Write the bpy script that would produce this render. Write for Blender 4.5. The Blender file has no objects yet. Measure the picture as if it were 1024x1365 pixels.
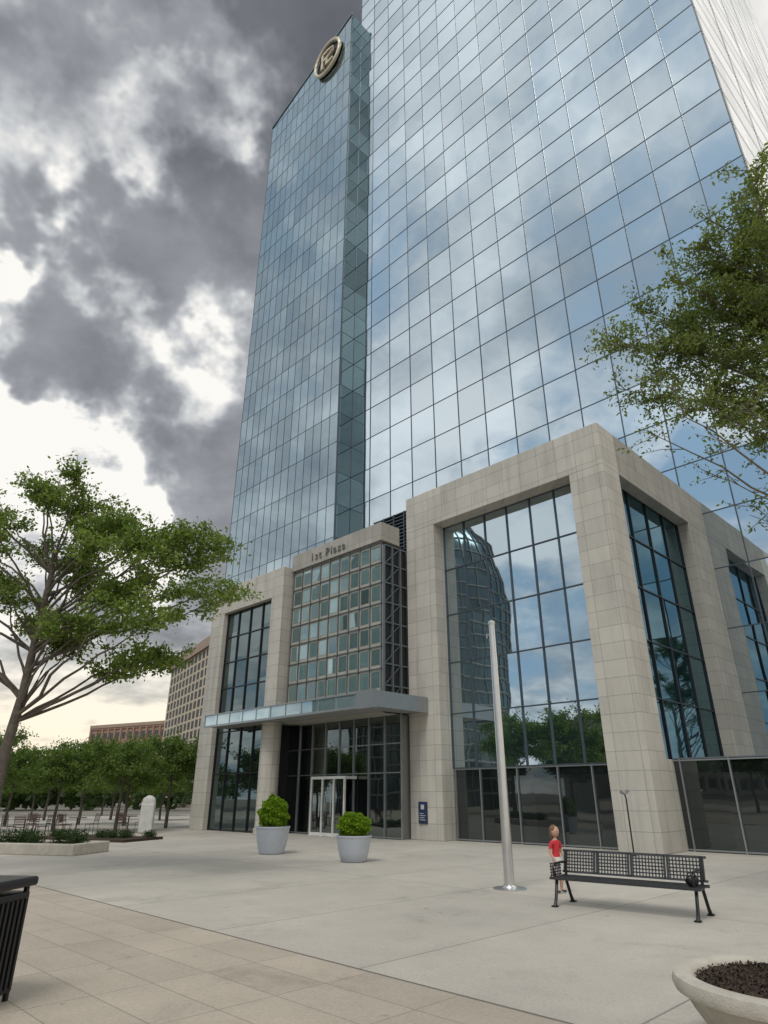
import bpy, math, random
import numpy as np
from mathutils import Vector, Matrix
random.seed(7); rng=np.random.default_rng(7)
D=bpy.data; C=bpy.context
sc=C.scene
sc.view_settings.view_transform='Standard'
try: sc.view_settings.look='None'
except Exception: pass
sc.view_settings.exposure=0
COL=sc.collection
# ------------------------------------------------------------ helpers
def link(o,parent=None):
    COL.objects.link(o)
    if parent: o.parent=parent
    return o
def empty(name,loc=(0,0,0),rot=0):
    e=D.objects.new(name,None); e.location=loc; e.rotation_euler=(0,0,rot); e.empty_display_size=.2
    return link(e)
class MB:
    def __init__(s): s.v=[]; s.f=[]
    def add(s,vs,fs):
        n=len(s.v); s.v+=[tuple(v) for v in vs]; s.f+=[tuple(n+i for i in f) for f in fs]
    def box(s,x0,x1,y0,y1,z0,z1):
        s.add([(x0,y0,z0),(x1,y0,z0),(x1,y1,z0),(x0,y1,z0),(x0,y0,z1),(x1,y0,z1),(x1,y1,z1),(x0,y1,z1)],
              [(0,3,2,1),(4,5,6,7),(0,1,5,4),(1,2,6,5),(2,3,7,6),(3,0,4,7)]); return s
    def prism(s,poly,z0,z1):
        n=len(poly); zt=z1 if isinstance(z1,(list,tuple)) else [z1]*n
        s.add([(x,y,z0) for x,y in poly]+[(p[0],p[1],z) for p,z in zip(poly,zt)],
              [tuple(range(n-1,-1,-1)),tuple(range(n,2*n))]+[(i,(i+1)%n,n+(i+1)%n,n+i) for i in range(n)]); return s
    def tube(s,pts,rad,n=8,cap=True):
        pts=[Vector(p) for p in pts]; m=len(pts)
        if not isinstance(rad,(list,tuple)): rad=[rad]*m
        vs=[];up=Vector((0.13,0.31,.94)).normalized()
        for i,p in enumerate(pts):
            d=(pts[min(i+1,m-1)]-pts[max(i-1,0)])
            if d.length<1e-6: d=Vector((0,0,1))
            d.normalize()
            a=d.cross(up)
            if a.length<.1: a=d.cross(Vector((1,0,0)))
            a.normalize(); b=d.cross(a)
            for k in range(n):
                t=2*math.pi*k/n
                vs.append(p+(a*math.cos(t)+b*math.sin(t))*rad[i])
        fs=[(i*n+k,i*n+(k+1)%n,(i+1)*n+(k+1)%n,(i+1)*n+k) for i in range(m-1) for k in range(n)]
        if cap: fs+=[tuple(range(n-1,-1,-1)),tuple((m-1)*n+k for k in range(n))]
        s.add(vs,fs); return s
    def lathe(s,prof,n=32,c=(0,0,0)):
        m=len(prof); vs=[]
        for r,z in prof:
            for k in range(n):
                t=2*math.pi*k/n; vs.append((c[0]+r*math.cos(t),c[1]+r*math.sin(t),c[2]+z))
        fs=[(i*n+k,i*n+(k+1)%n,(i+1)*n+(k+1)%n,(i+1)*n+k) for i in range(m-1) for k in range(n)]
        fs+=[tuple(range(n-1,-1,-1)),tuple((m-1)*n+k for k in range(n))]
        s.add(vs,fs); return s
    def obj(s,name,mat,parent=None,smooth=False,bevel=0,loc=None):
        me=D.meshes.new(name); me.from_pydata(s.v,[],s.f); me.update()
        if mat: me.materials.append(mat)
        if smooth: me.polygons.foreach_set('use_smooth',[True]*len(me.polygons))
        o=D.objects.new(name,me); link(o,parent)
        if loc: o.location=loc
        if bevel:
            b=o.modifiers.new('b','BEVEL'); b.width=bevel; b.segments=2; b.limit_method='ANGLE'
        if smooth:
            try: me.set_sharp_from_angle(angle=math.radians(40))
            except Exception: pass
        return o
# ------------------------------------------------------------ node helpers
class NT:
    def __init__(s,nt): s.nt=nt
    def n(s,t,**k):
        nd=s.nt.nodes.new(t)
        for a,b in k.items(): setattr(nd,a,b)
        return nd
    def l(s,a,b): s.nt.links.new(a,b)
    def _in(s,sock,v):
        if isinstance(v,bpy.types.NodeSocket): s.l(v,sock)
        elif v is not None: sock.default_value=v
    def m(s,op,a,b=None,c=None,clamp=False):
        nd=s.n('ShaderNodeMath',operation=op,use_clamp=clamp); s._in(nd.inputs[0],a)
        if b is not None: s._in(nd.inputs[1],b)
        if c is not None: s._in(nd.inputs[2],c)
        return nd.outputs[0]
    def vm(s,op,a,b=None,scale=None):
        nd=s.n('ShaderNodeVectorMath',operation=op); s._in(nd.inputs[0],a)
        if b is not None: s._in(nd.inputs[1],b)
        if scale is not None: s._in(nd.inputs['Scale'],scale)
        return nd.outputs['Value'] if op in('DOT_PRODUCT','LENGTH') else nd.outputs[0]
    def mix(s,f,a,b,mode='MIX'):
        nd=s.n('ShaderNodeMix',data_type='RGBA',blend_type=mode); s._in(nd.inputs[0],f)
        s._in(nd.inputs[6],a); s._in(nd.inputs[7],b); return nd.outputs[2]
    def mr(s,v,a,b,c=0,d=1,smooth=True):
        nd=s.n('ShaderNodeMapRange'); nd.interpolation_type='SMOOTHSTEP' if smooth else 'LINEAR'
        s._in(nd.inputs[0],v)
        for i,x in enumerate((a,b,c,d)): s._in(nd.inputs[i+1],x)
        return nd.outputs[0]
    def noise(s,vec,scale,detail=4,rough=.5,dist=0,col=False):
        nd=s.n('ShaderNodeTexNoise'); s._in(nd.inputs['Vector'],vec)
        nd.inputs['Scale'].default_value=scale; nd.inputs['Detail'].default_value=detail
        nd.inputs['Roughness'].default_value=rough; nd.inputs['Distortion'].default_value=dist
        return nd.outputs['Color'] if col else nd.outputs[0]
    def joint(s,c,sp,w,off=0):
        f=s.m('FRACT',s.m('DIVIDE',s.m('SUBTRACT',c,off),sp))
        return s.m('GREATER_THAN',s.m('ABSOLUTE',s.m('SUBTRACT',f,.5)),.5-w/(2*sp))
def newmat(name):
    m=D.materials.new(name); m.use_nodes=True; nt=NT(m.node_tree)
    b=m.node_tree.nodes['Principled BSDF']; return m,nt,b
def c4(c): return (c[0],c[1],c[2],1)
def pmat(name,col,rough=.6,metal=0,var=.15,scale=3,bump=0,bscale=40,spec=.5):
    m,t,b=newmat(name); oc=t.n('ShaderNodeTexCoord').outputs['Object']
    n=t.noise(oc,scale,4,.6)
    f=t.mr(n,.3,.7,1-var,1+var,False)
    t.l(t.vm('SCALE',c4(col)[:3],scale=f),b.inputs['Base Color'])
    b.inputs['Roughness'].default_value=rough; b.inputs['Metallic'].default_value=metal
    b.inputs['Specular IOR Level'].default_value=spec
    if bump:
        bn=t.n('ShaderNodeBump'); bn.inputs['Strength'].default_value=bump; bn.inputs['Distance'].default_value=.02
        t.l(t.noise(oc,bscale,3,.6),bn.inputs['Height']); t.l(bn.outputs[0],b.inputs['Normal'])
    return m
def stone_mat(name,col,sx=.9,sz=.61,jcol=.66):
    m,t,b=newmat(name); oc=t.n('ShaderNodeTexCoord').outputs['Object']
    sp=t.n('ShaderNodeSeparateXYZ'); t.l(oc,sp.inputs[0]); x,y,z=sp.outputs
    jz=t.joint(z,sz,.024,.013); jx=t.joint(t.m('ADD',x,y),sx,.024,.37)
    j=t.m('MAXIMUM',jz,jx)
    cb=t.n('ShaderNodeCombineXYZ')
    t.l(t.m('FLOOR',t.m('DIVIDE',t.m('SUBTRACT',t.m('ADD',x,y),.37),sx)),cb.inputs[0]); t.l(t.m('FLOOR',t.m('DIVIDE',t.m('SUBTRACT',z,.013),sz)),cb.inputs[1])
    wn=t.n('ShaderNodeTexWhiteNoise'); t.l(cb.outputs[0],wn.inputs[0])
    v=t.mr(wn.outputs[0],0,1,.92,1.05,False)
    n=t.mr(t.noise(oc,.6,5,.65),.3,.7,.92,1.07,False); n2=t.mr(t.noise(oc,14,3,.7),.3,.7,.95,1.05,False)
    st=t.noise(t.vm('MULTIPLY',oc,(3,3,.25)),1.0,3,.6); st=t.mr(st,.45,.75,1,.84)
    f=t.m('MULTIPLY',t.m('MULTIPLY',v,n),t.m('MULTIPLY',n2,st)); f=t.m('MULTIPLY',f,t.mr(j,0,1,1,jcol,False))
    t.l(t.vm('SCALE',col,scale=f),b.inputs['Base Color']); b.inputs['Roughness'].default_value=.75
    b.inputs['Specular IOR Level'].default_value=.3
    return m
def glass_mat(name,base,tint,refl,pw=2.42,ph=3.0,ox=0,oz=0,tilt=.012,wav=.010,wscale=.5,rough=.015,pvar=(.88,1.06)):
    m,t,b=newmat(name); t.nt.nodes.remove(b)
    oc=t.n('ShaderNodeTexCoord').outputs['Object']; g=t.n('ShaderNodeNewGeometry')
    q=t.vm('FLOOR',t.vm('DIVIDE',t.vm('SUBTRACT',oc,(ox,.417,oz)),(pw,pw,ph)))
    wn=t.n('ShaderNodeTexWhiteNoise'); t.l(q,wn.inputs[0])
    r=t.vm('SCALE',t.vm('SUBTRACT',wn.outputs[1],(.5,.5,.5)),scale=tilt)
    w=t.vm('SCALE',t.vm('SUBTRACT',t.noise(oc,wscale,2,.5,col=True),(.5,.5,.5)),scale=wav)
    nn=t.vm('NORMALIZE',t.vm('ADD',g.outputs['Normal'],t.vm('ADD',r,w)))
    gl=t.n('ShaderNodeBsdfGlossy'); gl.inputs['Roughness'].default_value=rough
    var=t.mr(wn.outputs[0],0,1,pvar[0],pvar[1],False)
    t.l(t.vm('SCALE',tint,scale=var),gl.inputs['Color']); t.l(nn,gl.inputs['Normal'])
    di=t.n('ShaderNodeBsdfDiffuse')
    t.l(t.vm('SCALE',base,scale=t.mr(wn.outputs[0],0,1,.6,1.4,False)),di.inputs['Color'])
    lw=t.n('ShaderNodeLayerWeight'); lw.inputs[0].default_value=.5
    fac=t.m('MULTIPLY_ADD',t.m('POWER',lw.outputs['Facing'],2.5),1-refl,refl,clamp=True)
    mx=t.n('ShaderNodeMixShader'); t.l(fac,mx.inputs[0]); t.l(di.outputs[0],mx.inputs[1]); t.l(gl.outputs[0],mx.inputs[2])
    t.l(mx.outputs[0],t.nt.nodes['Material Output'].inputs[0]); return m
def leaf_mat(name,c1,c2,c3):
    m,t,b=newmat(name); g=t.n('ShaderNodeNewGeometry'); r=g.outputs['Random Per Island']
    oc=t.n('ShaderNodeTexCoord').outputs['Object']
    col=t.mix(t.mr(r,0,1),c4(c1),c4(c2)); n=t.mr(t.noise(oc,.9,2,.5),.4,.65)
    col=t.mix(t.m('MULTIPLY',n,.6),col,c4(c3))
    t.l(col,b.inputs['Base Color']); b.inputs['Roughness'].default_value=.55; b.inputs['Specular IOR Level'].default_value=.25
    tr=t.n('ShaderNodeBsdfTranslucent'); t.l(t.vm('MULTIPLY',col,(1.3,1.5,.6)),tr.inputs[0])
    mx=t.n('ShaderNodeMixShader'); mx.inputs[0].default_value=.4
    t.l(b.outputs[0],mx.inputs[1]); t.l(tr.outputs[0],mx.inputs[2]); t.l(mx.outputs[0],t.nt.nodes['Material Output'].inputs[0])
    return m
# ------------------------------------------------------------ materials
M={}
M['stone']=stone_mat('limestone_cladding',(.50,.475,.425))
M['stone2']=stone_mat('parapet_stone',(.38,.365,.33),1.2,.7)
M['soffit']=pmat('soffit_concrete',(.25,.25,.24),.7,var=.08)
M['mull']=pmat('mullion_dark',(.08,.10,.12),.4,.5,.05)
M['mullm']=pmat('mullion_mid',(.16,.19,.21),.4,.5,.05)
M['mull2']=pmat('mullion_silver',(.35,.37,.38),.35,.7,.05)
M['mullb']=pmat('mullion_black',(.02,.022,.025),.4,.3,.05)
M['gmain']=glass_mat('tower_glass',(.03,.05,.065),(.80,.89,.94),.85,2.4143,3.0,-37.1,0,.022,.022,.35)
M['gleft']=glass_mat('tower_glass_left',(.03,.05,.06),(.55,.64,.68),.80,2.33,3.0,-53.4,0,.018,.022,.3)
M['gnotch']=glass_mat('notch_glass',(.03,.06,.07),(.34,.45,.48),.45,2.4,3.0,0,0,.04,.02,pvar=(.6,1.1))
M['gright']=glass_mat('tower_glass_side',(.55,.57,.57),(.95,.96,.96),.5,2.4,3.0,0,0,.002,.002)  # pale base colour stands in for bright sky mirrored in the glass
M['gport']=glass_mat('portal_glass',(.02,.04,.05),(.68,.79,.85),.76,1.2333,2.21,-18.6,2.75,.012,.012,.8)
M['gdark']=glass_mat('lobby_glass',(.010,.013,.014),(.6,.66,.66),.15,1.3,2.4,-18.6,0,.02,.010,.8)
M['gent']=glass_mat('entrance_glass',(.010,.013,.014),(.55,.62,.60),.28,1.025,2.4,-28.6,0,.03,.010,.8)
M['gside']=glass_mat('side_glass',(.010,.03,.04),(.35,.52,.58),.30,1.65,2.2,0,2.85,.02,.01,.8)
M['gleftw']=glass_mat('wing_glass',(.012,.02,.022),(.40,.47,.46),.42,1.15,1.5,-33.2,0,.04,.015,.8)
M['gwin']=glass_mat('reflected_window_glass',(.14,.22,.22),(.55,.70,.72),.42,.76,.97,-27.4,5.95,.08,.01,pvar=(.45,1.2))  # panes of the building reflected in the centre bay
M['facade']=pmat('reflected_facade_beige',(.35,.34,.295),.6,0,.14,1.2)  # wall colour of the building reflected in the centre bay
M['black']=pmat('black_painted_steel',(.018,.019,.021),.4,.4,.1)
M['bench']=pmat('bench_grey_steel',(.055,.057,.06),.45,.5,.15,8)
M['alu']=pmat('brushed_aluminium',(.62,.62,.61),.32,.9,.08,2)
M['pot']=pmat('planter_fibreglass',(.42,.45,.50),.5,0,.06,2)
M['bowl']=pmat('cast_stone',(.45,.42,.36),.8,0,.15,5,.4,60)
M['mulch']=pmat('mulch',(.05,.032,.022),.95,0,.7,25,1.0,60)
M['bark']=pmat('bark',(.10,.085,.07),.9,0,.35,8,.8,30)
M['barkr']=pmat('bark_pale',(.16,.14,.11),.9,0,.3,8,.6,30)
M['leafA']=leaf_mat('foliage_a',(.085,.13,.03),(.19,.26,.06),(.25,.31,.10))
M['leafB']=leaf_mat('foliage_b',(.10,.135,.04),(.21,.245,.075),(.13,.17,.06))
M['leafC']=leaf_mat('foliage_c',(.065,.115,.028),(.16,.23,.055),(.12,.17,.045))
M['leafS']=leaf_mat('foliage_shrub',(.10,.19,.012),(.23,.35,.02),(.17,.26,.02))
M['leafD']=leaf_mat('foliage_dark',(.03,.055,.018),(.065,.10,.035),(.04,.07,.025))
# ------------------------------------------------------------ camera
cam=D.cameras.new('camera'); co=link(D.objects.new('camera',cam)); co.location=(0,0,1.7)
co.rotation_euler=(math.radians(90+23.95),0,0)
cam.sensor_fit='VERTICAL'; cam.sensor_height=24; cam.sensor_width=18; cam.lens=850/1365*24; cam.clip_end=5000; cam.clip_start=.05
sc.camera=co
# ------------------------------------------------------------ world
SUN_EL=56; SUN_AZ=(-.42,-.90)
w=D.worlds.new('World'); sc.world=w; w.use_nodes=True; t=NT(w.node_tree)
try: w.cycles.sampling_method='MANUAL'; w.cycles.sample_map_resolution=256
except Exception: pass
bg=w.node_tree.nodes['Background']; bg.inputs[1].default_value=.1
sky=t.n('ShaderNodeTexSky',sky_type='NISHITA'); sky.sun_disc=False; sky.sun_elevation=math.radians(SUN_EL)
sky.sun_rotation=math.atan2(SUN_AZ[0],SUN_AZ[1])
d=t.vm('NORMALIZE',t.n('ShaderNodeTexCoord').outputs['Generated'])
sp=t.n('ShaderNodeSeparateXYZ'); t.l(d,sp.inputs[0]); x,y,z=sp.outputs
zc=t.m('ADD',t.m('MAXIMUM',z,0),.26)
cb=t.n('ShaderNodeCombineXYZ'); t.l(t.m('DIVIDE',x,zc),cb.inputs[0]); t.l(t.m('DIVIDE',y,zc),cb.inputs[1])
P=cb.outputs[0]
n1=t.noise(t.vm('ADD',P,(3.1,1.7,0)),1.15,7,.52,.05)
n3=t.noise(t.vm('ADD',P,(1.3,9.1,5)),3.4,6,.58,.05)
n4=t.noise(t.vm('ADD',P,(5.7,2.1,8)),1.7,6,.52,.15)
dd=t.vm('ADD',d,t.vm('SCALE',t.vm('SUBTRACT',t.noise(d,4.0,5,.55,col=True),(.5,.5,.5)),scale=.26))
def blob(c,a0,a1,k):
    v=Vector(c).normalized()
    return t.m('MULTIPLY',t.mr(t.vm('DOT_PRODUCT',dd,tuple(v)),math.cos(math.radians(a0)),math.cos(math.radians(a1))),k)
b=t.m('ADD',t.m('MULTIPLY',n1,.62),t.m('MULTIPLY',n3,.38))
b=t.mr(b,.33,.67,.0,.72,False)
pos=None
for c,a0,a1,k in [((-.33,.72,.61),16,0,.74),((-.50,.75,.40),12,0,.66),((-.45,.52,.74),14,0,.50),((-.55,.8,.03),36,5,.40)]:
    q=blob(c,a0,a1,k); pos=q if pos is None else t.m('ADD',pos,q)
pos=t.m('MULTIPLY',pos,t.mr(n3,.32,.66,.5,1.3,False))
b=t.m('ADD',b,pos)
for c,a0,a1,k in [((-.20,.58,.80),18,2,-.24),((-.36,.82,.34),9,2,-.12),((-.50,.66,.57),8,1,-.22),((-.2,.40,.90),12,3,-.08)]:
    b=t.m('ADD',b,blob(c,a0,a1,k))
b=t.m('ADD',b,blob((.80,.62,.62),42,16,.7))
back=t.mr(t.m('ADD',t.m('MULTIPLY',y,-1),t.m('MULTIPLY',x,.6)),-.45,.3,0,1)
b=t.m('ADD',b,t.m('MULTIPLY',back,.5))
hz=t.mr(z,0.0,.2,.5,0)
b=t.m('ADD',b,hz)
cr=t.n('ShaderNodeValToRGB'); t.l(b,cr.inputs[0]); e=cr.color_ramp
pts=[(0,(1.25,1.35,1.52)),(.25,(2.1,2.22,2.45)),(.5,(3.4,3.55,3.85)),(.75,(6.0,6.15,6.3)),(1,(9.8,9.6,9.2))]
e.elements[0].position=0; e.elements[0].color=c4([v/12 for v in pts[0][1]]); e.elements[1].position=1; e.elements[1].color=c4([v/12 for v in pts[-1][1]])
for p,c in pts[1:-1]:
    q=e.elements.new(p); q.color=c4([v/12 for v in c])
cloud=t.vm('SCALE',cr.outputs[0],scale=12)
warm=t.mr(z,.02,.26,1,0); cloud=t.mix(t.m('MULTIPLY',warm,.75),cloud,(1.14,1.0,.74,1),'MULTIPLY')
az=t.mr(t.m('ADD',t.m('MULTIPLY',x,-.95),t.m('MULTIPLY',y,-.45)),.15,.55,0,1)
gap=t.mr(t.m('ADD',t.m('MULTIPLY',n4,.7),t.m('MULTIPLY',n3,.3)),.40,.53,1,.0)
msk=t.m('MULTIPLY',az,gap)
blue=t.vm('ADD',t.vm('SCALE',sky.outputs[0],scale=.22),(2.6,3.8,4.9))
scl=t.mix(t.mr(t.m('ADD',t.m('MULTIPLY',n1,.5),t.m('MULTIPLY',n3,.5)),.38,.60),(4.1,4.7,5.3,1),(9.6,9.8,9.9,1))
cloud=t.mix(t.m('MULTIPLY',az,.85),cloud,scl)
col=t.mix(msk,cloud,blue)
t.l(col,bg.inputs[0])
sl=D.lights.new('sun','SUN'); sl.energy=1.5; sl.angle=math.radians(20); sl.color=(1,.96,.89)
so=link(D.objects.new('sun',sl))
ce=math.cos(math.radians(SUN_EL)); h=math.hypot(*SUN_AZ)
sd=Vector((SUN_AZ[0]/h*ce,SUN_AZ[1]/h*ce,math.sin(math.radians(SUN_EL))))
so.rotation_euler=sd.to_track_quat('Z','Y').to_euler(); so.location=(-10,-10,40)
R45=-math.pi/4
# ------------------------------------------------------------ ground
def paving(name,col,joints,var=1.0,jd=.55,seed=0):
    m,t,b=newmat(name); oc=t.n('ShaderNodeTexCoord').outputs['Object']
    sp=t.n('ShaderNodeSeparateXYZ'); t.l(oc,sp.inputs[0]); x,y,z=sp.outputs
    j=None; cells=t.n('ShaderNodeCombineXYZ')
    for i,(ax,spc,wd,off) in enumerate(joints):
        c=(x,y)[ax]; q=t.joint(c,spc,wd,off); j=q if j is None else t.m('MAXIMUM',j,q)
        t.l(t.m('FLOOR',t.m('DIVIDE',t.m('SUBTRACT',c,off),spc)),cells.inputs[ax])
    wn=t.n('ShaderNodeTexWhiteNoise'); t.l(cells.outputs[0],wn.inputs[0])
    f=t.mr(wn.outputs[0],0,1,1-.05*var,1+.04*var,False)
    for s_,d_,lo,hi in [(.25,5,.86,1.09),(1.3,5,.92,1.05),(30,3,.88,1.10)]:
        f=t.m('MULTIPLY',f,t.mr(t.noise(oc,s_,d_,.65),.3,.7,lo,hi,False))
    stain=t.mr(t.noise(oc,.7,6,.7,.5),.53,.70,1,.82); f=t.m('MULTIPLY',f,stain)
    spots=t.mr(t.noise(oc,5,2,.5),.71,.75,1,.74); f=t.m('MULTIPLY',f,spots)
    f=t.m('MULTIPLY',f,t.mr(j,0,1,1,jd,False))
    t.l(t.vm('SCALE',col,scale=f),b.inputs['Base Color'])
    b.inputs['Roughness'].default_value=.65; b.inputs['Specular IOR Level'].default_value=.35
    bn=t.n('ShaderNodeBump'); bn.inputs['Strength'].default_value=.25; bn.inputs['Distance'].default_value=.01
    t.l(t.noise(oc,45,3,.7),bn.inputs['Height']); t.l(bn.outputs[0],b.inputs['Normal'])
    return m
gm=pmat('ground_earth',(.20,.19,.16),.9,0,.2,.05)
g=MB(); g.add([(-1500,-1500,0),(1500,-1500,0),(1500,1500,0),(-1500,1500,0)],[(0,1,2,3)]); g.obj('ground',gm)
pv=paving('plaza_concrete',(.47,.44,.39),[(0,2.95,.026,-6.0),(1,5.9,.030,5.62)],1.5,.55)
g=MB(); g.add([(-62,5.6,.004),(40,5.6,.004),(40,40,.004),(-62,40,.004)],[(0,1,2,3)]); o=g.obj('plaza_pavement',pv); o.rotation_euler=(0,0,R45)
pv2=paving('paver_tiles',(.44,.385,.315),[(0,1.2,.013,.2),(1,.60,.013,5.58)],1.6,.60)
g=MB(); g.add([(-62,-40,.008),(40,-40,.008),(40,5.6,.008),(-62,5.6,.008)],[(0,1,2,3)]); o=g.obj('paver_walkway',pv2); o.rotation_euler=(0,0,R45)
MB().box(-62,40,5.59,5.61,.002,.010).obj('paving_joint_strip',pmat('joint_sealant',(.13,.12,.11),.8)).rotation_euler=(0,0,R45)
# ------------------------------------------------------------ TOWER
T=empty('glass_office_tower',(0,0,0),R45)
MB().prism([(-37.1,33),(-3.3,33),(-1.1,76),(-37.1,76)],0,118).obj('main_block',M['gmain'],T)
sg=MB(); sg.add([(-3.27,33.0,0),(-1.07,76,0),(-1.07,76,118),(-3.27,33.0,118)],[(0,1,2,3)]); sg.obj('side_glazing',M['gright'],T)
b=MB()
for i in range(15):
    xx=-37.1+i*2.4143; b.box(xx-.03,xx+.03,32.965,33.02,0,118)
for k in range(1,40):
    b.box(-37.1,-3.3,32.972,33.02,k*3-.026,k*3+.026)
b.obj('front_mullions',M['mull'],T)
b=MB(); dx=(2.2)/43
def sx_(yy,o=0.02): return -3.27+(yy-33)*dx+o
for k in range(1,40):
    z0=k*3
    b.add([(sx_(33),33,z0-.07),(sx_(76),76,z0-.07),(sx_(76),76,z0+.07),(sx_(33),33,z0+.07)],[(0,1,2,3)])
for i in range(0,7):
    yy=33.1+i*7.2
    b.add([(sx_(yy,.022),yy,0),(sx_(yy+.2,.022),yy+.2,0),(sx_(yy+.2,.022),yy+.2,118),(sx_(yy,.022),yy,118)],[(0,1,2,3)])
b.obj('side_mullions',M['mull'],T)
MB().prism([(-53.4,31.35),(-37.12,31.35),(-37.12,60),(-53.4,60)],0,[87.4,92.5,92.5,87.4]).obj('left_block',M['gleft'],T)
g=MB(); g.add([(-37.09,31.36,0),(-37.09,33,0),(-37.09,33,92.4),(-37.09,31.36,92.4)],[(0,1,2,3)]); g.obj('notch_glazing',M['gnotch'],T)
b=MB()
for i in range(15):
    xx=-53.4+i*1.163; b.box(xx-.018,xx+.018,31.328,31.36,0,87.3+ (xx+53.4)/16.3*5.1)
for k in range(1,30):
    b.box(-53.4,-37.12,31.33,31.36,k*3-.02,k*3+.02)
b.obj('left_block_mullions',M['mull'],T)
b=MB()
for k in range(1,31): b.box(-37.09,-37.07,31.4,33,k*3-.022,k*3+.022)
b.box(-37.15,-37.03,31.3,31.42,0,92.4)
b.obj('notch_mullions',M['mull'],T)
b=MB(); b.add([(-53.5,31.25,87.2),(-37.0,31.25,92.35),(-37.0,31.25,92.75),(-53.5,31.25,87.6),(-53.5,31.5,87.2),(-37.0,31.5,92.35),(-37.0,31.5,92.75),(-53.5,31.5,87.6)],[(0,1,2,3),(4,7,6,5),(0,4,5,1),(3,2,6,7),(1,5,6,2),(0,3,7,4)])
b.obj('roof_coping',M['mullm'],T)
b=MB(); N=48; cx,cz=-41.2,88.0
ring=[(cx+2.35*math.cos(2*math.pi*k/N),30.95,cz+2.75*math.sin(2*math.pi*k/N)) for k in range(N+1)]
b.tube(ring,.22,8)
b.box(cx-1.1,cx-.7,30.8,31.15,cz-1.5,cz+1.5); b.box(cx-1.1,cx+.3,30.8,31.15,cz+1.15,cz+1.5); b.box(cx-1.1,cx+.3,30.8,31.15,cz-.15,cz+.2)
b.tube([(cx+.3,30.95,cz+1.3),(cx+1.1,30.95,cz+1.0),(cx+1.1,30.95,cz+.3),(cx+.3,30.95,cz+.03)],.2,6)
b.box(cx-.2,cx+1.2,30.8,31.15,cz-1.4,cz-1.05); b.box(cx-.2,cx+.15,30.8,31.15,cz-1.1,cz-.3)
b.obj('logo_emblem',pmat('logo_metal',(.62,.55,.42),.5,.3),T)
b=MB(); b.add([(cx,31.2,cz)]+[(cx+2.3*math.cos(2*math.pi*k/N),31.2,cz+2.7*math.sin(2*math.pi*k/N)) for k in range(N)],[(0,1+k,1+(k+1)%N) for k in range(N)])
b.obj('logo_backing',M['mullb'],T)
# --- right portal
b=MB()
b.box(-20.4,-18.6,22,23.6,0,13.8); b.box(-11.2,-9.7,22,23.4,0,13.8); b.box(-20.4,-9.7,22,23.4,13.8,15.7)
b.box(-20.4,-19.2,23.6,33,0,15.69)
b.obj('stone_portal',M['stone'],T,bevel=.02)
b=MB(); b.box(-10.9,-9.703,23.4,33,13.8,15.697); b.box(-10.9,-9.703,30.6,32.99,2.9,13.8)
b.obj('side_portal_frame',stone_mat('shaded_limestone',(.34,.325,.29)),T,bevel=.02)  # same limestone, darkened in colour for the less lit side
MB().box(-10.6,-9.73,23.41,24.05,0,2.84).obj('pillar_return',M['stone'],T)
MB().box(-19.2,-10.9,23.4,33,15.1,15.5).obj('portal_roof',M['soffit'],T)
def gwall(nm,axis,p,u0,u1,z0,z1,us,zs,gm,mm,mw=.03,md=.07,sgn=-1):
    g=MB(); b=MB()
    if axis=='x':
        g.add([(u0,p,z0),(u1,p,z0),(u1,p,z1),(u0,p,z1)],[(0,1,2,3)])
        for u in us: b.box(u-mw,u+mw,p-md,p+.02,z0,z1)
        for zz in zs: b.box(u0,u1,p-md*.8,p+.015,zz-mw,zz+mw)
    else:
        g.add([(p,u0,z0),(p,u1,z0),(p,u1,z1),(p,u0,z1)],[(0,1,2,3)])
        for u in us: b.box(p-.02,p+md,u-mw,u+mw,z0,z1)
        for zz in zs: b.box(p-.015,p+md*.8,u0,u1,zz-mw,zz+mw)
    g.obj(nm+'_glass',gm,T); b.obj(nm+'_mullions',mm,T)
fr=lambda a,b_,n:[a+(b_-a)*i/n for i in range(n+1)]
gwall('portal_front','x',22.8,-18.6,-11.2,2.75,13.8,fr(-18.6,-11.2,6),fr(2.75,13.8,5),M['gport'],M['mull'],.022)
gwall('portal_lobby','x',22.82,-18.6,-11.2,0,2.75,[-18.5,-17.2,-15.4,-13.6,-12.2,-11.25],[.06,2.70],M['gdark'],M['mull2'],.022)
gwall('portal_side','y',-10.3,23.4,30.6,2.85,13.8,fr(23.4,30.6,4),fr(2.85,13.8,5),M['gside'],M['mullb'],.025)
gwall('right_lobby','x',24.0,-9.72,8,0,2.85,[-9.5,-7.9,-6.2,-4.5,-2.8,-1.1,.6,2.3,4],[.06,2.8],M['gdark'],M['mull2'],.022)
MB().box(-9.72,8,23.95,33,2.84,2.88).obj('right_lobby_roof',M['mullm'],T)
# --- centre bay
b=MB(); b.box(-27.55,-20.5,20.3,21.6,13.05,14.0); b.obj('sign_parapet',M['stone2'],T,bevel=.02)
MB().box(-27.55,-20.55,20.45,21.6,5.0,13.05).obj('reflected_building_wall',M['facade'],T)  # wall and windows model a building's reflection in the bay glass
wb=MB(); fb=MB()
for i in range(9):
    for k in range(7):
        x0=-27.40+i*.76; z0=5.95+k*1.005
        wb.add([(x0+.06,20.44,z0+.14),(x0+.60,20.44,z0+.14),(x0+.60,20.44,z0+.85),(x0+.06,20.44,z0+.85)],[(0,1,2,3)])
for i in range(10): x0=-27.44+i*.76; fb.box(x0-.012,x0+.012,20.38,20.46,5.7,13.04)
for k in range(8): z0=5.92+k*1.005; fb.box(-27.5,-20.55,20.39,20.46,z0-.012,z0+.012)
wb.obj('reflected_building_windows',M['gwin'],T); fb.obj('centre_bay_mullions',M['mullm'],T)
b=MB(); b.box(-20.55,-20.50,20.45,22,5.0,13.0); b.obj('bay_side_return',M['mullb'],T)
b=MB()
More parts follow.
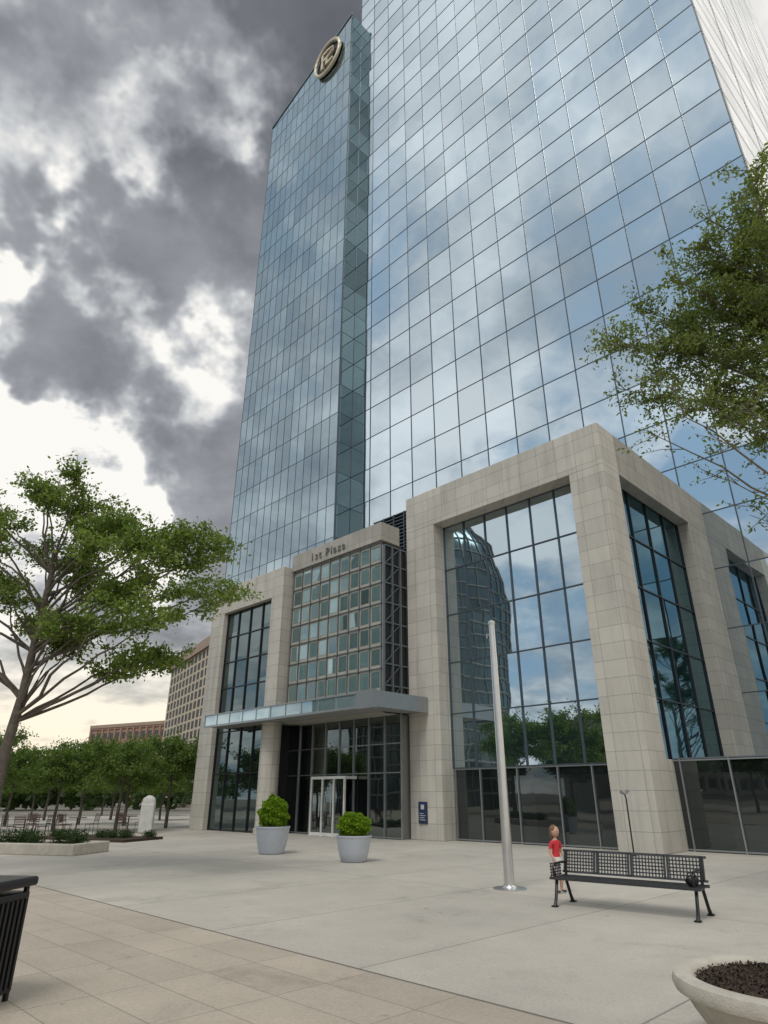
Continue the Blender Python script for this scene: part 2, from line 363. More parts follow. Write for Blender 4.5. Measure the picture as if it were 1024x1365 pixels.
for k in range(9): b.box(-20.50,-20.42,20.5,21.98,5.2+k*.95,5.26+k*.95)
for yy in(20.40,20.95,21.5): b.box(-20.5,-20.38,yy,yy+.07,5.0,12.8)
for k in range(8):
    b.tube([(-20.45,20.45,5.2+k*.95),(-20.45,21.5,6.15+k*.95)],.02,4)
b.obj('bay_side_steelwork',M['mullm'],T)
b=MB(); b.box(-24.3,-20.45,23.7,24.2,12,16.0); b.obj('louvred_screen_back',M['mullb'],T)
b=MB()
for k in range(20): b.box(-24.35,-20.43,23.55,23.7,12.2+k*.2,12.26+k*.2)
for i in range(6): b.box(-24.35+i*.78,-24.28+i*.78,23.5,23.62,12,16.05)
b.obj('louvred_screen',M['mull'],T)
cu=D.curves.new('sign_letters','FONT'); cu.body='1st Plaza'; cu.size=.60; cu.extrude=.03; cu.space_character=1.3
cu.materials.append(pmat('letter_bronze',(.17,.16,.145),.5,.2)); o=D.objects.new('sign_letters',cu); link(o,T); o.location=(-25.9,20.27,13.28); o.rotation_euler=(math.pi/2,0,0)
# --- left wing
b=MB(); b.box(-34.8,-33.4,19.8,21.6,0,11.7); b.box(-34.8,-27.6,19.8,21.6,11.7,13.3); b.box(-28.6,-27.6,19.8,21.2,5.3,11.7)
b.obj('left_stone_frame',M['stone'],T,bevel=.02)
gwall('left_wing','x',20.15,-33.4,-28.6,0,11.7,fr(-33.4,-28.6,4),[.06,2.75,4.9]+fr(5.8,11.7,4),M['gleftw'],M['mullb'],.03)
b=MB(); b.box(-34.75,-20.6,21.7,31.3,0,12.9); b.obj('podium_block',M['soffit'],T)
gwall('entrance','x',21.5,-28.6,-20.4,0,5.05,fr(-28.6,-20.4,8),[.06,2.6,3.8],M['gent'],M['mull2'],.022)
MB().box(-28.6,-28.52,20.2,21.5,0,5.05).obj('entrance_return',M['mullb'],T)
b=MB(); b.lathe([(.56,0),(.56,.25),(.5,.27),(.5,5.04)],32,(-28.05,20.0,0)); b.obj('round_column',M['stone'],T,True)
b=MB(); x0,x1=-25.6,-23.2
b.box(x0,x1,20.7,21.45,2.38,2.50)
for xx in (x0,x0+.8,x0+1.6,x1-.08): b.box(xx,xx+.06,20.7,20.8,0,2.38)
b.box(x0+.07,x1-.08,20.72,20.78,.02,.16)
b.obj('entrance_door_frame',pmat('door_frame_white',(.7,.7,.68),.4,.2),T)
g=MB(); g.add([(x0+.05,20.76,.16),(x1-.05,20.76,.16),(x1-.05,20.76,2.38),(x0+.05,20.76,2.38)],[(0,1,2,3)]); g.obj('entrance_door_glass',M['gent'],T)
b=MB()
for xx in (x0+.72,x0+.92,x0+1.52): b.tube([(xx,20.66,.8),(xx,20.66,1.6)],.02,6)
b.obj('door_pull',M['alu'],T)
# canopy
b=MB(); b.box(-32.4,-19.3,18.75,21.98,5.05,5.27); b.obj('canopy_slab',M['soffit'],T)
b=MB(); b.box(-32.45,-19.25,18.68,18.76,5.0,5.10); b.box(-32.45,-19.25,18.68,18.76,5.60,5.66); b.box(-19.32,-19.24,18.76,21.98,5.0,5.66)
for i in range(12): xx=-32.43+i*1.195; b.box(xx,xx+.03,18.70,18.76,5.10,5.60)
b.box(-20.3,-19.23,18.64,18.80,4.96,5.7)
b.obj('canopy_fascia',M['mull2'],T)
g=MB(); g.add([(-32.4,18.73,5.10),(-20.3,18.73,5.10),(-20.3,18.73,5.60),(-32.4,18.73,5.60)],[(0,1,2,3)])
g.obj('canopy_glass',glass_mat('canopy_glass',(.25,.36,.38),(.8,.9,.92),.4),T)
P_=empty('wall_plaque_sign',(0,0,0),R45)
MB().box(-19.9,-19.42,21.94,21.99,.62,1.45).obj('plate',pmat('plaque_navy',(.015,.035,.09),.4),P_,bevel=.01)
b=MB()
for k,(a,c) in enumerate([(.08,.40),(.08,.34),(.08,.40),(.08,.30)]): b.box(-19.9+a,-19.9+c,21.93,21.938,.75+k*.08,.775+k*.08)
b.box(-19.75,-19.57,21.93,21.938,1.16,1.34)
b.obj('lettering',pmat('plaque_white',(.5,.5,.5),.5),P_)
# ------------------------------------------------------------ surrounding buildings
def grid_building(name,p0,p1,depth,h,wallm,winm,cols,rows,z0=0,wf=.6,hf=.55,roofcap=None,fd=.30):
    p0=Vector((p0[0],p0[1],0)); p1=Vector((p1[0],p1[1],0)); L=(p1-p0).length
    ang=math.atan2(p1.y-p0.y,p1.x-p0.x); E=empty(name,p0,ang)
    MB().box(0,L,0,depth,0,h).obj('walls',wallm,E)
    b=MB(); cw=L/cols; rh=(h-z0)/rows
    for i in range(cols):
        for k in range(rows):
            x0=cw*(i+.5-wf/2); zz=z0+rh*(k+.5-hf/2)
            b.add([(x0,-.02,zz),(x0+cw*wf,-.02,zz),(x0+cw*wf,-.02,zz+rh*hf),(x0,-.02,zz+rh*hf)],[(0,1,2,3)])
    b.obj('windows',winm,E)
    f=MB()
    for i in range(cols+1): f.box(cw*i-.12*cw,cw*i+.12*cw,-fd-.05,0,z0,h)
    for k in range(rows+1): f.box(0,L,-fd,0,z0+rh*k-.1*rh,z0+rh*k+.1*rh)
    f.obj('facade_grid',wallm,E)
    MB().box(-.3,L+.3,-.5,depth+.3,h,h+(roofcap or .8)).obj('roof_parapet',roofm,E)
    return E
roofm=pmat('roof_brown',(.36,.26,.20),.8)
wb1=pmat('hotel_concrete',(.56,.48,.37),.8); wd=pmat('window_dark',(.05,.055,.06),.2,0,.3,.5)
wdd=pmat('window_deep',(.012,.014,.016),.5,0,.3,.5)
grid_building('hotel_block',(-41.5,127),(-27,102),14,24,wb1,wdd,12,14,2,.74,.72,1.6,.06)
wb2=pmat('brown_brick',(.34,.21,.15),.8)
grid_building('brown_office_block',(-98,225),(-62,205),20,22,wb2,wd,14,4,1,.6,.4,1)
grid_building('low_brown_building',(-112,230),(-98,226),16,15,wb2,wd,6,3,1)
E=empty('domed_glass_building',(-62,25,0))
prof=[(11,0),(11,28)]+[(11*math.cos(a),28+14*math.sin(a)) for a in [i*math.pi/2/8 for i in range(1,8)]]+[(.3,42)]
MB().lathe(prof,40).obj('shell',glass_mat('dome_glass',(.04,.06,.07),(.20,.26,.28),.35,1.7,2,tilt=.08,rough=.15),E,True)
b=MB()
for k in range(40):
    a=2*math.pi*k/40; b.tube([(1.005*r*math.cos(a),1.005*r*math.sin(a),z) for r,z in prof],.10,4)
for z in list(np.arange(1.75,28,1.75))+[28]:
    b.tube([(11.05*math.cos(2*math.pi*k/40),11.05*math.sin(2*math.pi*k/40),z) for k in range(41)],.14,4)
for r,z in prof[2:-1]: b.tube([((r+.05)*math.cos(2*math.pi*k/40),(r+.05)*math.sin(2*math.pi*k/40),z) for k in range(41)],.10,4)
b.obj('ribs',pmat('rib_grey',(.22,.23,.23),.6),E)
wb3=pmat('grey_block',(.3,.29,.27),.8)
grid_building('stone_office_block',(-90,-40),(-78,-8),20,14,wb3,wd,12,5,1)
grid_building('long_low_block',(-60,-75),(-80,-45),20,11,wb3,wd,12,4,1)
# ------------------------------------------------------------ foliage
def quat_leaves(pos,size,aspect=.45,flat=.0):
    n=len(pos); u=rng.normal(size=(n,3)); u/=np.linalg.norm(u,axis=1)[:,None]
    w_=rng.normal(size=(n,3)); w_[:,2]+=flat; v=np.cross(u,w_); v/=np.linalg.norm(v,axis=1)[:,None]+1e-9
    s=(size*rng.uniform(.6,1.3,n))[:,None]
    a=pos-u*s*.5; b=pos+v*s*aspect*.5; c=pos+u*s*.5; d_=pos-v*s*aspect*.5
    V=np.stack([a,b,c,d_],1).reshape(-1,3); return V
def mesh_quads(name,V,mat,parent=None):
    n=len(V)//4; me=D.meshes.new(name); me.vertices.add(len(V)); me.vertices.foreach_set('co',V.astype(np.float32).ravel())
    me.loops.add(len(V)); me.loops.foreach_set('vertex_index',np.arange(len(V),dtype=np.int32))
    me.polygons.add(n); me.polygons.foreach_set('loop_start',np.arange(0,len(V),4,dtype=np.int32))
    try: me.polygons.foreach_set('loop_total',np.full(n,4,dtype=np.int32))
    except Exception: pass
    me.materials.append(mat); me.update(calc_edges=True); me.validate()
    o=D.objects.new(name,me); link(o,parent); return o
def grow(base,trunk,tr,tips,twigs=16,tl=1.0,lpt=30,ls=.10,jit=.16,barkm=None,leafm=None,name='tree',limbr=.07,spread=.55,zsq=.6,start=.45):
    E=empty(name,base); B=MB(); L=[]
    n=len(trunk); B.tube(trunk,[tr*(1-.6*i/(n-1)) for i in range(n)],10)
    tv=[Vector(p) for p in trunk]
    def tpt(u):
        q=u*(n-1); i=min(int(q),n-2); return tv[i].lerp(tv[i+1],q-i)
    for (tx,ty,tz,u,dens) in tips:
        p0=tpt(u); p3=Vector((tx,ty,tz)); dv=p3-p0; ln=dv.length
        p1=p0+dv*.35+Vector((random.uniform(-.1,.1),random.uniform(-.1,.1),random.uniform(0,.12)))*ln
        p2=p0+dv*.7+Vector((random.uniform(-.12,.12),random.uniform(-.12,.12),random.uniform(-.02,.12)))*ln
        pts=[]
        for i in range(9):
            s=i/8; pts.append(p0*(1-s)**3+p1*3*s*(1-s)**2+p2*3*s*s*(1-s)+p3*s**3+Vector([random.gauss(0,.02*ln*.5) for _ in range(3)])*(1 if 0<i else 0))
        r0=limbr*(.6+.06*ln); B.tube(pts,[r0*(1-.85*i/8) for i in range(9)],6)
        nt=int(twigs*dens+.5)
        for _ in range(max(nt,3)):
            s=random.uniform(start,1)**.8; q=s*8; i=min(int(q),7); a=pts[i].lerp(pts[i+1],q-i)
            dr=Vector((random.gauss(0,1),random.gauss(0,1),random.gauss(.25,.7)*zsq))+dv.normalized()*spread; dr.normalize()
            l=tl*random.uniform(.5,1.2); e_=a+dr*l+Vector((0,0,-.08*l)); mid=a+dr*l*.5+Vector([random.gauss(0,.05) for _ in range(3)])
            B.tube([a,mid,e_],[.012,.008,.004],3,False)
            k=int(lpt*random.uniform(.5,1.3)*(1 if dens>=.5 else dens*1.6)); 
            ss=rng.uniform(.15,1.08,k)[:,None]
            A=np.array(a);Mi=np.array(mid);Ee=np.array(e_)
            pp=A*(1-ss)**2+Mi*2*ss*(1-ss)+Ee*ss**2+rng.normal(size=(k,3))*jit*np.array([1,1,.7])
            L.append(pp)
    B.obj('trunk_and_limbs',barkm,E,True)
    mesh_quads('foliage',quat_leaves(np.concatenate(L),ls,.5,.6),leafm,E)
    return E
# big left tree
bx,by=-8.95,16.0
tipsL=[]
raw=[(-8.9,9.1),(-9.9,9.6),(-10.8,8.9),(-8.2,9.5),(-7.5,8.5),(-6.6,8.3),(-6.0,7.7),(-4.7,7.4),(-3.9,7.1),(-4.3,6.6),(-6.2,6.4),(-7.0,7.3),(-5.0,5.4),(-5.7,4.9),(-6.6,5.0),(-7.1,5.5),(-8.1,6.9),(-8.7,7.9),(-9.7,7.9),(-9.5,6.3),(-8.3,5.3),(-10.8,7.2),(-11.6,8.0),(-12.5,7.0),(-11.5,5.8),(-12.8,5.9),(-7.8,8.6),(-5.3,6.9)]
for X,Z in raw:
    for _ in range(2):
        tipsL.append((X-bx+random.gauss(0,.22),random.gauss(0,1.1),Z+random.gauss(0,.18),min(.98,max(.5,(Z-1.5)/7.5)),1.0))
grow((bx,by,0),[(0,0,0),(.03,0,1.2),(.0,.05,2.6),(.15,0,4.0),(.1,.1,5.5),(.2,0,7.2)],.165,tipsL,17,.74,58,.115,.10,M['bark'],M['leafA'],'plaza_tree',.052,.5,.42,.66)
# right tree
bx,by=9.3,10.3
rawR=[(7.7,12.9,.9),(7.0,12.3,.9),(8.4,13.2,1),(8.3,12.0,1),(7.3,11.4,1),(6.4,11.5,.9),(5.5,10.8,.8),(4.7,10.35,.8),(4.8,9.6,.7),(5.7,9.8,.9),(6.7,10.5,1),(7.6,10.4,1),(5.5,8.6,.55),(6.2,8.8,.8),(7.3,9.3,.9),(6.8,7.6,.3),(6.1,7.3,.25),(6.6,6.3,.2),(7.3,6.7,.25),(8.2,9.0,.8),(8.4,10.8,1),(9.5,13,1),(10.5,11.5,1),(11,10,1),(10,8.5,.8),(9.3,12,1),(7.0,8.4,.5),(5.2,7.9,.25),(6.6,12.0,.8),(6.2,10.6,.9)]
tipsR=[]
for X,Z,dn in rawR:
    for _ in range(2):
        tipsR.append((X-bx+random.gauss(0,.2),random.gauss(-.2,.8),Z+random.gauss(0,.2),min(.98,max(.35,(Z-3.0)/9)),dn))
grow((bx,by,0),[(0,0,0),(.05,0,2),(-.05,.05,4.0),(-.2,0,6.0),(-.2,.1,8.2),(-.1,0,10.5)],.18,tipsR,26,.64,60,.085,.08,M['barkr'],M['leafB'],'mesquite_tree',.042,.6,.9,.5)
def small_tree(loc,first=[None],sc_=1,rot=0):
    if first[0] is None:
        tips=[]
        for i in range(26):
            a=random.uniform(0,6.28); r=1.75*math.sqrt(random.random()); z=3.2+random.uniform(-1.2,1.7)*(1-.25*(r/1.75))
            tips.append((r*math.cos(a),r*math.sin(a),z,random.uniform(.6,1),1))
        E=grow(loc,[(0,0,0),(.04,0,.8),(0,.03,1.6),(.05,0,2.6),(0,0,3.6)],.10,tips,12,.7,34,.16,.15,M['bark'],M['leafC'],'courtyard_tree',.05)
        first[0]=E
        E.scale=(sc_,)*3; E.rotation_euler[2]=rot; return E
    E=empty('courtyard_tree',loc,rot); E.scale=(sc_,sc_,sc_*random.uniform(.9,1.1))
    for c in first[0].children:
        o=D.objects.new(c.name.split('.')[0],c.data); link(o,E)
    return E
locs=[(-12.3,40.0),(-13.6,36),(-17.0,36.5),(-20.0,34),(-15.8,43),(-19.2,44.5),(-23,43),(-26,42),(-16.5,52),(-20.5,53),(-25,52),(-29,53),(-33,50),(-20,63),(-26,65),(-32,64),(-38,66),(-22.5,35.5)]
for i,(X,Y) in enumerate(locs): small_tree((X,Y,0),sc_=random.uniform(.85,1.1),rot=random.uniform(0,6.28))
for i in range(12):
    small_tree((-29+random.uniform(-4,4),20-i*4.6,0),sc_=random.uniform(1.3,1.75),rot=random.uniform(0,6.28))
for (X,Y,s_) in [(-27,16,1.8),(-30,11,1.6)]: small_tree((X,Y,0),sc_=s_,rot=X)
P0=[]
for i in range(150):
    X=random.uniform(-190,-22); Y=random.uniform(80,170)
    if X>-.2*Y: continue
    r=random.uniform(2.5,4.5); n=160; q=rng.normal(size=(n,3)); q/=np.linalg.norm(q,axis=1)[:,None]; q*=rng.uniform(.5,1,n)[:,None]**.5
    P0.append(q*np.array([r,r,r*.75])+np.array([X,Y,r*.8]))
mesh_quads('distant_tree_belt',quat_leaves(np.concatenate(P0),1.3,.7),M['leafD'])
# ------------------------------------------------------------ planters
def planter(loc,r,h,shape):
    E=empty('round_planter_with_shrub',loc)
    MB().lathe([(r*.66,0),(r*.72,.02),(r*.86,h*.35),(r*.97,h*.8),(r,h*.93),(r*1.03,h*.94),(r*1.03,h),(r*.95,h),(r*.93,h*.9)],40).obj('pot',M['pot'],E,True)
    MB().lathe([(r*.94,h*.86),(r*.5,h*.92),(.01,h*.93)],24).obj('soil',M['mulch'],E,True)
    n=8000; q=rng.normal(size=(n,3)); q/=np.linalg.norm(q,axis=1)[:,None]; q*=(rng.uniform(.35,1,n)**.4)[:,None]
    lump=1+.12*np.sin(q[:,0]*7+loc[0])*np.cos(q[:,1]*6)+.09*np.sin(q[:,2]*11+q[:,0]*5)+rng.normal(size=n)*.03
    q*=lump[:,None]
    if shape=='cone':
        zz=(q[:,2]+1)/2; wd_=np.clip(1.05-.42*zz,.3,1); q[:,0]*=wd_*r*1.02; q[:,1]*=wd_*r*1.02; q[:,2]=h*.9+zz*1.0
    else:
        zz=(q[:,2]+1)/2; q[:,0]*=r*.98; q[:,1]*=r*.98; q[:,2]=h*.88+zz*.66
    mesh_quads('shrub',quat_leaves(q,.075,.6),M['leafS'],E)
    MB().tube([(0,0,h*.9),(0,0,h+.4)],.03,6).obj('stem',M['bark'],E)
planter((-3.58,22.9,.008),.54,.78,'cone')
planter((-.85,20.2,.008),.49,.66,'round')
E=empty('stone_bowl_planter',(2.92,5.5,.008))
MB().lathe([(.40,0),(.46,.02),(.60,.16),(.70,.30),(.745,.38),(.80,.40),(.815,.44),(.80,.49),(.76,.505),(.69,.50),(.655,.47),(.64,.40)],64).obj('bowl',M['bowl'],E,True)
b=MB(); ps=[(0,0,.46)]; NR,NA=8,40
for i in range(1,NR+1):
    for k in range(NA):
        r=.65*i/NR; ps.append((r*math.cos(2*math.pi*k/NA),r*math.sin(2*math.pi*k/NA),.455+random.uniform(-.012,.012)))
fs=[(0,1+k,1+(k+1)%NA) for k in range(NA)]+[(1+(i-1)*NA+k,1+i*NA+k,1+i*NA+(k+1)%NA,1+(i-1)*NA+(k+1)%NA) for i in range(1,NR) for k in range(NA)]
b.add(ps,fs); b.obj('mulch_bed',M['mulch'],E)
n=2600; a=rng.uniform(0,6.28,n); r=.64*np.sqrt(rng.uniform(0,1,n)); mesh_quads('mulch_chips',quat_leaves(np.stack([r*np.cos(a),r*np.sin(a),.46+rng.uniform(0,.02,n)],1),.035,.5,3),M['mulch'],E)
E=empty('raised_kerb_planter',(-12.2,23.6,0),math.radians(-14))
b=MB(); b.box(-3,3,-.9,-.65,0,.32); b.box(-3,3,.65,.9,0,.32); b.box(-3,-2.75,-.65,.65,0,.32); b.box(2.75,3,-.65,.65,0,.32); b.obj('kerb',M['bowl'],E,bevel=.03)
MB().box(-2.75,2.75,-.65,.65,0,.25).obj('soil',M['mulch'],E)
q=[]
for i in range(18):
    c=np.array([random.uniform(-2.5,2.5),random.uniform(-.4,.4),.38]); k=500; v=rng.normal(size=(k,3)); v/=np.linalg.norm(v,axis=1)[:,None]; q.append(c+v*rng.uniform(.2,1,k)[:,None]*np.array([.38,.35,.34]))
mesh_quads('low_shrubs',quat_leaves(np.concatenate(q),.08,.5),M['leafD'],E)
E=empty('mulched_planting_bed',(-12.2,30.0,0),math.radians(-20))
MB().box(-2.6,2.6,-1.2,1.2,0,.10).obj('bed',M['mulch'],E)
q=[]
for i in range(14):
    c=np.array([random.uniform(-2.4,2.4),random.uniform(-1,1),.2]); k=350; v=rng.normal(size=(k,3)); v/=np.linalg.norm(v,axis=1)[:,None]; q.append(c+v*rng.uniform(.2,1,k)[:,None]*np.array([.3,.3,.2]))
mesh_quads('low_shrubs',quat_leaves(np.concatenate(q),.07,.5),M['leafD'],E)
E=empty('white_stone_marker',(-11.6,34.6,0))
MB().box(-.34,.34,-.15,.15,0,1.35).obj('slab',pmat('white_stone',(.5,.5,.48),.6),E,bevel=.08)
MB().lathe([(.34,1.3),(.33,1.45),(.28,1.58),(.12,1.68),(.02,1.7)],24).obj('rounded_top',D.materials['white_stone'],E,True).scale=(1,.42,1)
cm=pmat('cafe_metal',(.10,.06,.055),.5,.4)
def cafe_table(loc):
    E=empty('cafe_table',loc); MB().lathe([(.4,.72),(.41,.735),(.4,.75)],24).obj('top',cm,E); b=MB(); b.tube([(0,0,0),(0,0,.72)],.03,8); 
    for k in range(4): a=k*math.pi/2; b.tube([(0,0,.12),(.3*math.cos(a),.3*math.sin(a),.01)],.015,6)
    b.obj('pedestal',cm,E)
def cafe_chair(loc,rot):
    E=empty('cafe_chair',loc,rot); b=MB()
    for sx in(-.2,.2):
        b.tube([(sx,-.2,0),(sx,-.19,.45)],.012,6); b.tube([(sx,.24,0),(sx,.2,.45),(sx,.26,.88)],.012,6)
    b.tube([(-.2,.26,.88),(.2,.26,.88)],.012,6); b.obj('frame',cm,E)
    MB().box(-.21,.21,-.21,.21,.44,.46).obj('seat',cm,E); b=MB()
    for k in range(4): b.box(-.2,.2,.215+.011*k,.225+.011*k,.56+k*.08,.60+k*.08)
    b.obj('backrest',cm,E)
for (X,Y) in [(-14.3,33.0),(-12.7,35.2),(-16.6,33.6),(-15.6,30.8),(-18.4,31.6)]:
    cafe_table((X,Y,.008)); 
    for k in range(3):
        a=random.uniform(0,1)+k*2.1; cafe_chair((X+.75*math.cos(a),Y+.75*math.sin(a),.008),a-math.pi/2)
# ------------------------------------------------------------ pole
E=empty('steel_flagpole',(2.49,14.55,.008))
MB().tube([(0,0,.0),(0,0,1.5),(0,0,3.6),(0,0,5.32)],[.105,.096,.080,.066],24).obj('shaft',M['alu'],E,True)
MB().lathe([(.33,0),(.33,.018),(.15,.03),(.13,.06),(.115,.07)],36).obj('base_plate',M['alu'],E,True)
MB().lathe([(.072,5.30),(.078,5.32),(.074,5.37),(.04,5.40),(.005,5.41)],24).obj('cap',M['alu'],E,True)
b=MB(); b.tube([(-.07,-.03,5.05),(-.13,-.03,5.08),(-.13,-.03,4.98)],.012,6)
b.obj('truck_eyelet',M['alu'],E)
E=empty('path_light_post',(7.62,22.0,.008)); b=MB(); b.tube([(0,0,0),(0,0,1.6),(-.04,0,1.75)],.022,8); b.lathe([(.09,0),(.09,.02),(.03,.04)],16); b.obj('post',M['black'],E,True)
b=MB(); b.tube([(-.04,0,1.72),(-.16,-.04,1.80)],[.03,.06],10); b.tube([(-.02,0,1.72),(.08,-.04,1.84)],[.03,.055],10); b.obj('spotlights',M['mull2'],E,True)
E=empty('litter_bin',(-3.74,6.78,.008),math.radians(-8))
MB().box(-.32,.32,-.32,.32,.06,.86).obj('body',M['black'],E,bevel=.02)
b=MB(); b.box(-.36,.36,-.36,.36,.90,.98); b.obj('lid',M['black'],E,bevel=.025)
b=MB()
for sx in(-.31,.27):
    for sy in(-.31,.27): b.box(sx,sx+.04,sy,sy+.04,0,.92)
for k in range(9): b.box(-.28+k*.066,-.25+k*.066,-.34,-.325,.1,.8); 
for k in range(9): b.box(.325,.34,-.28+k*.066,-.25+k*.066,.1,.8)
b.obj('frame_slats',M['black'],E,bevel=.005)
E=empty('drain_cover',(-6.85,13.1,0),R45); MB().box(-.45,.45,-.3,.3,.006,.018).obj('plate',M['mullb'],E)
# ------------------------------------------------------------ bench
BR=math.atan2(-.63,.78); E=empty('park_bench',(3.78,11.72,.008),BR); Lh=1.2
b=MB()
for sx in (-Lh+.08,Lh-.08):
    b.tube([(sx,-.10,.0),(sx,-.04,.10),(sx,.06,.38),(sx,.10,.41)],[.032,.026,.026,.026],8)
    b.tube([(sx,.62,.0),(sx,.55,.10),(sx,.42,.36),(sx,.46,.5),(sx,.56,.80)],[.032,.026,.026,.024,.022],8)
    b.tube([(sx,.02,.385),(sx,.44,.37)],.022,8)
    b.tube([(sx,.0,.40),(sx,-.03,.55),(sx,.02,.62),(sx,.25,.63),(sx,.50,.62)],.019,8)
    b.box(sx-.045,sx+.045,-.15,-.05,0,.018); b.box(sx-.045,sx+.045,.57,.67,0,.018)
b.obj('legs_and_armrests',M['black'],E,True)
b=MB()
for k in range(11):
    y0=.0+k*.042; b.box(-Lh,Lh,y0,y0+.024,.405,.418)
for k in range(49): x0=-Lh+k*.05; b.box(x0-.008,x0+.008,0,.45,.400,.414)
b.box(-Lh-.01,Lh+.01,-.035,.0,.385,.425); b.box(-Lh-.01,Lh+.01,.455,.49,.385,.425)
b.obj('seat',M['bench'],E)
b=MB()
def bk(x0,x1,h0,h1,th=.012):
    f=lambda h:.47+.28*(h-.45)
    b.add([(x0,f(h0),h0),(x1,f(h0),h0),(x1,f(h1),h1),(x0,f(h1),h1),(x0,f(h0)+th,h0),(x1,f(h0)+th,h0),(x1,f(h1)+th,h1),(x0,f(h1)+th,h1)],
          [(0,1,2,3),(4,7,6,5),(0,4,5,1),(3,2,6,7),(1,5,6,2),(0,3,7,4)])
for p in range(4):
    x0=-Lh+.02+p*(2*Lh-.04)/4; x1=x0+(2*Lh-.04)/4-.02
    bk(x0,x0+.03,.46,.80,.03); bk(x1-.03,x1,.46,.80,.03)
    for k in range(1,11): xx=x0+k*(x1-x0)/11; bk(xx-.0095,xx+.0095,.48,.78,.008)
    for k in range(1,6): hh=.48+k*.30/6; bk(x0+.02,x1-.02,hh-.0095,hh+.0095,.012)
bk(-Lh,Lh,.775,.81,.034); bk(-Lh,Lh,.455,.485,.034)
b.obj('backrest',M['bench'],E)
b=MB()
sx=-Lh-.0
for k in range(7): b.box(sx-.012,sx,.04+k*.06,.055+k*.06,.42,.62)
for k in range(5): b.box(sx-.014,sx-.002,.02,.45,.43+k*.045,.443+k*.045)
b.obj('end_panel',M['bench'],E)
E=empty('black_shoulder_bag',(0,0,0),0); E.location=Matrix.Translation((3.78,11.72,0))@Matrix.Rotation(BR,4,'Z')@Vector((1.06,.16,.43)); E.rotation_euler[2]=BR
def blobmesh(name,c,rad,mat,parent,nz=.0,seed=0):
    import bmesh
    bm=bmesh.new(); bmesh.ops.create_icosphere(bm,subdivisions=3,radius=1)
    for v in bm.verts:
        k=1+nz*math.sin(v.co.x*5+seed)*math.cos(v.co.z*4+seed); v.co=Vector((v.co.x*rad[0],v.co.y*rad[1],v.co.z*rad[2]))*k+Vector(c)
    me=D.meshes.new(name); bm.to_mesh(me); bm.free(); me.materials.append(mat)
    me.polygons.foreach_set('use_smooth',[True]*len(me.polygons)); o=D.objects.new(name,me); return link(o,parent)
blobmesh('bag_body',(0,0,.075),(.10,.07,.08),M['black'],E,.15,1)
MB().tube([(-.08,0,.11),(-.05,0,.17),(.0,0,.19),(.05,0,.17),(.08,0,.11)],.008,6).obj('strap',M['black'],E,True)
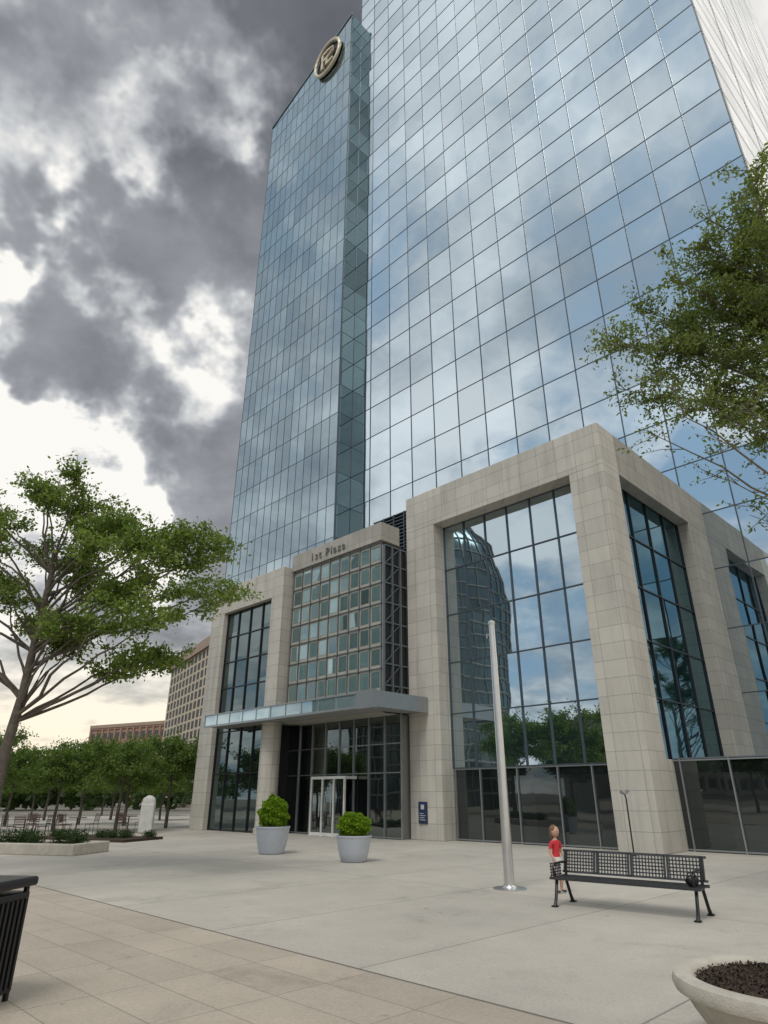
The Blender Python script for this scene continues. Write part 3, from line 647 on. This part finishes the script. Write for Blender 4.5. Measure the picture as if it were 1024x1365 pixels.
# ------------------------------------------------------------ child
def person(loc,rot,H):
    E=empty('child_in_red_shirt',loc,rot); s=H/1.15
    V=[];EG=[];RR=[]
    def add(p,r,par=None):
        V.append(tuple(c*s for c in p)); RR.append(r*s)
        if par is not None: EG.append((par,len(V)-1))
        return len(V)-1
    pel=add((0,0,.56),.085); wa=add((0,.005,.66),.075,pel); ch=add((0,0,.78),.088,wa); ub=add((0,0,.85),.07,ch); nk=add((0,-.005,.90),.034,ub); nk2=add((0,-.01,.95),.034,nk)
    for sg in(-1,1):
        hp=add((sg*.06,0,.51),.065,pel); kn=add((sg*.07,-.02,.29),.043,hp); ca=add((sg*.07,.0,.18),.038,kn); an=add((sg*.07,.01,.055),.026,ca); to=add((sg*.085,-.09,.03),.03,an)
        sh=add((sg*.115,0,.845),.038,ub); el=add((sg*.16,.02,.69),.028,sh); wr=add((sg*.15,-.07,.57),.020,el); hd=add((sg*.145,-.10,.53),.021,wr)
        for f in range(4):
            a=add((sg*(.145),-.105+.012*(f-1.5),.52),.0085,hd); bq=add((sg*.148-.004*sg,-.115+.014*(f-1.5),.495-.004*abs(f-1.5)),.0075,a); add((sg*.138,-.118+.014*(f-1.5),.475),.006,bq)
        a=add((sg*.130,-.125,.53),.0085,wr); add((sg*.125,-.14,.512),.007,a)
    me=D.meshes.new('body'); me.from_pydata(V,EG,[]); o=D.objects.new('body',me); link(o)
    md=o.modifiers.new('s','SKIN'); 
    for i,r in enumerate(RR): me.skin_vertices[0].data[i].radius=(r,r*.85 if i<5 else r); 
    me.skin_vertices[0].data[0].use_root=True
    sd_=o.modifiers.new('u','SUBSURF'); sd_.levels=2; sd_.render_levels=2
    C.view_layer.update(); ev=o.evaluated_get(C.evaluated_depsgraph_get()); m2=D.meshes.new_from_object(ev); D.objects.remove(o)
    for mm in (PS,PR,PW,PB): m2.materials.append(mm)
    for p in m2.polygons:
        c=p.center/s; p.use_smooth=True
        if c.z<.055: p.material_index=3
        elif .30<c.z<.60 and abs(c.x)<.135 and c.y>-.09: p.material_index=2
        elif c.z>=.60 and c.z<.885 and (abs(c.x)<.118 or c.z>.74): p.material_index=1
        else: p.material_index=0
    o=D.objects.new('body',m2); link(o,E)
    hc=(0,-.015*s,1.035*s); blobmesh('head',hc,(.072*s,.085*s,.098*s),PS,E)
    blobmesh('hair',(0,.012*s,1.06*s),(.080*s,.088*s,.092*s),PH,E,.05,2)
    blobmesh('hair_back',(0,.055*s,1.0*s),(.068*s,.045*s,.10*s),PH,E,.06,3)
    blobmesh('nose',(0,-.10*s,1.02*s),(.011*s,.014*s,.016*s),PS,E)
    for sg in(-1,1):
        blobmesh('eye',(sg*.027*s,-.092*s,1.035*s),(.010*s,.008*s,.007*s),PB,E); blobmesh('ear',(sg*.073*s,-.01*s,1.03*s),(.010*s,.016*s,.024*s),PS,E)
    blobmesh('mouth',(0,-.092*s,.985*s),(.020*s,.007*s,.005*s),PR,E)
    return E
PS=pmat('skin',(.50,.30,.22),.6,0,.05); PR=pmat('red_cotton',(.55,.03,.04),.8,0,.1); PW=pmat('white_cotton',(.7,.68,.65),.8); PB=pmat('dark_shoes',(.03,.03,.03),.6); PH=pmat('brown_hair',(.16,.09,.05),.7,0,.3,30)
person((3.33,13.95,.008),math.radians(35),1.16)
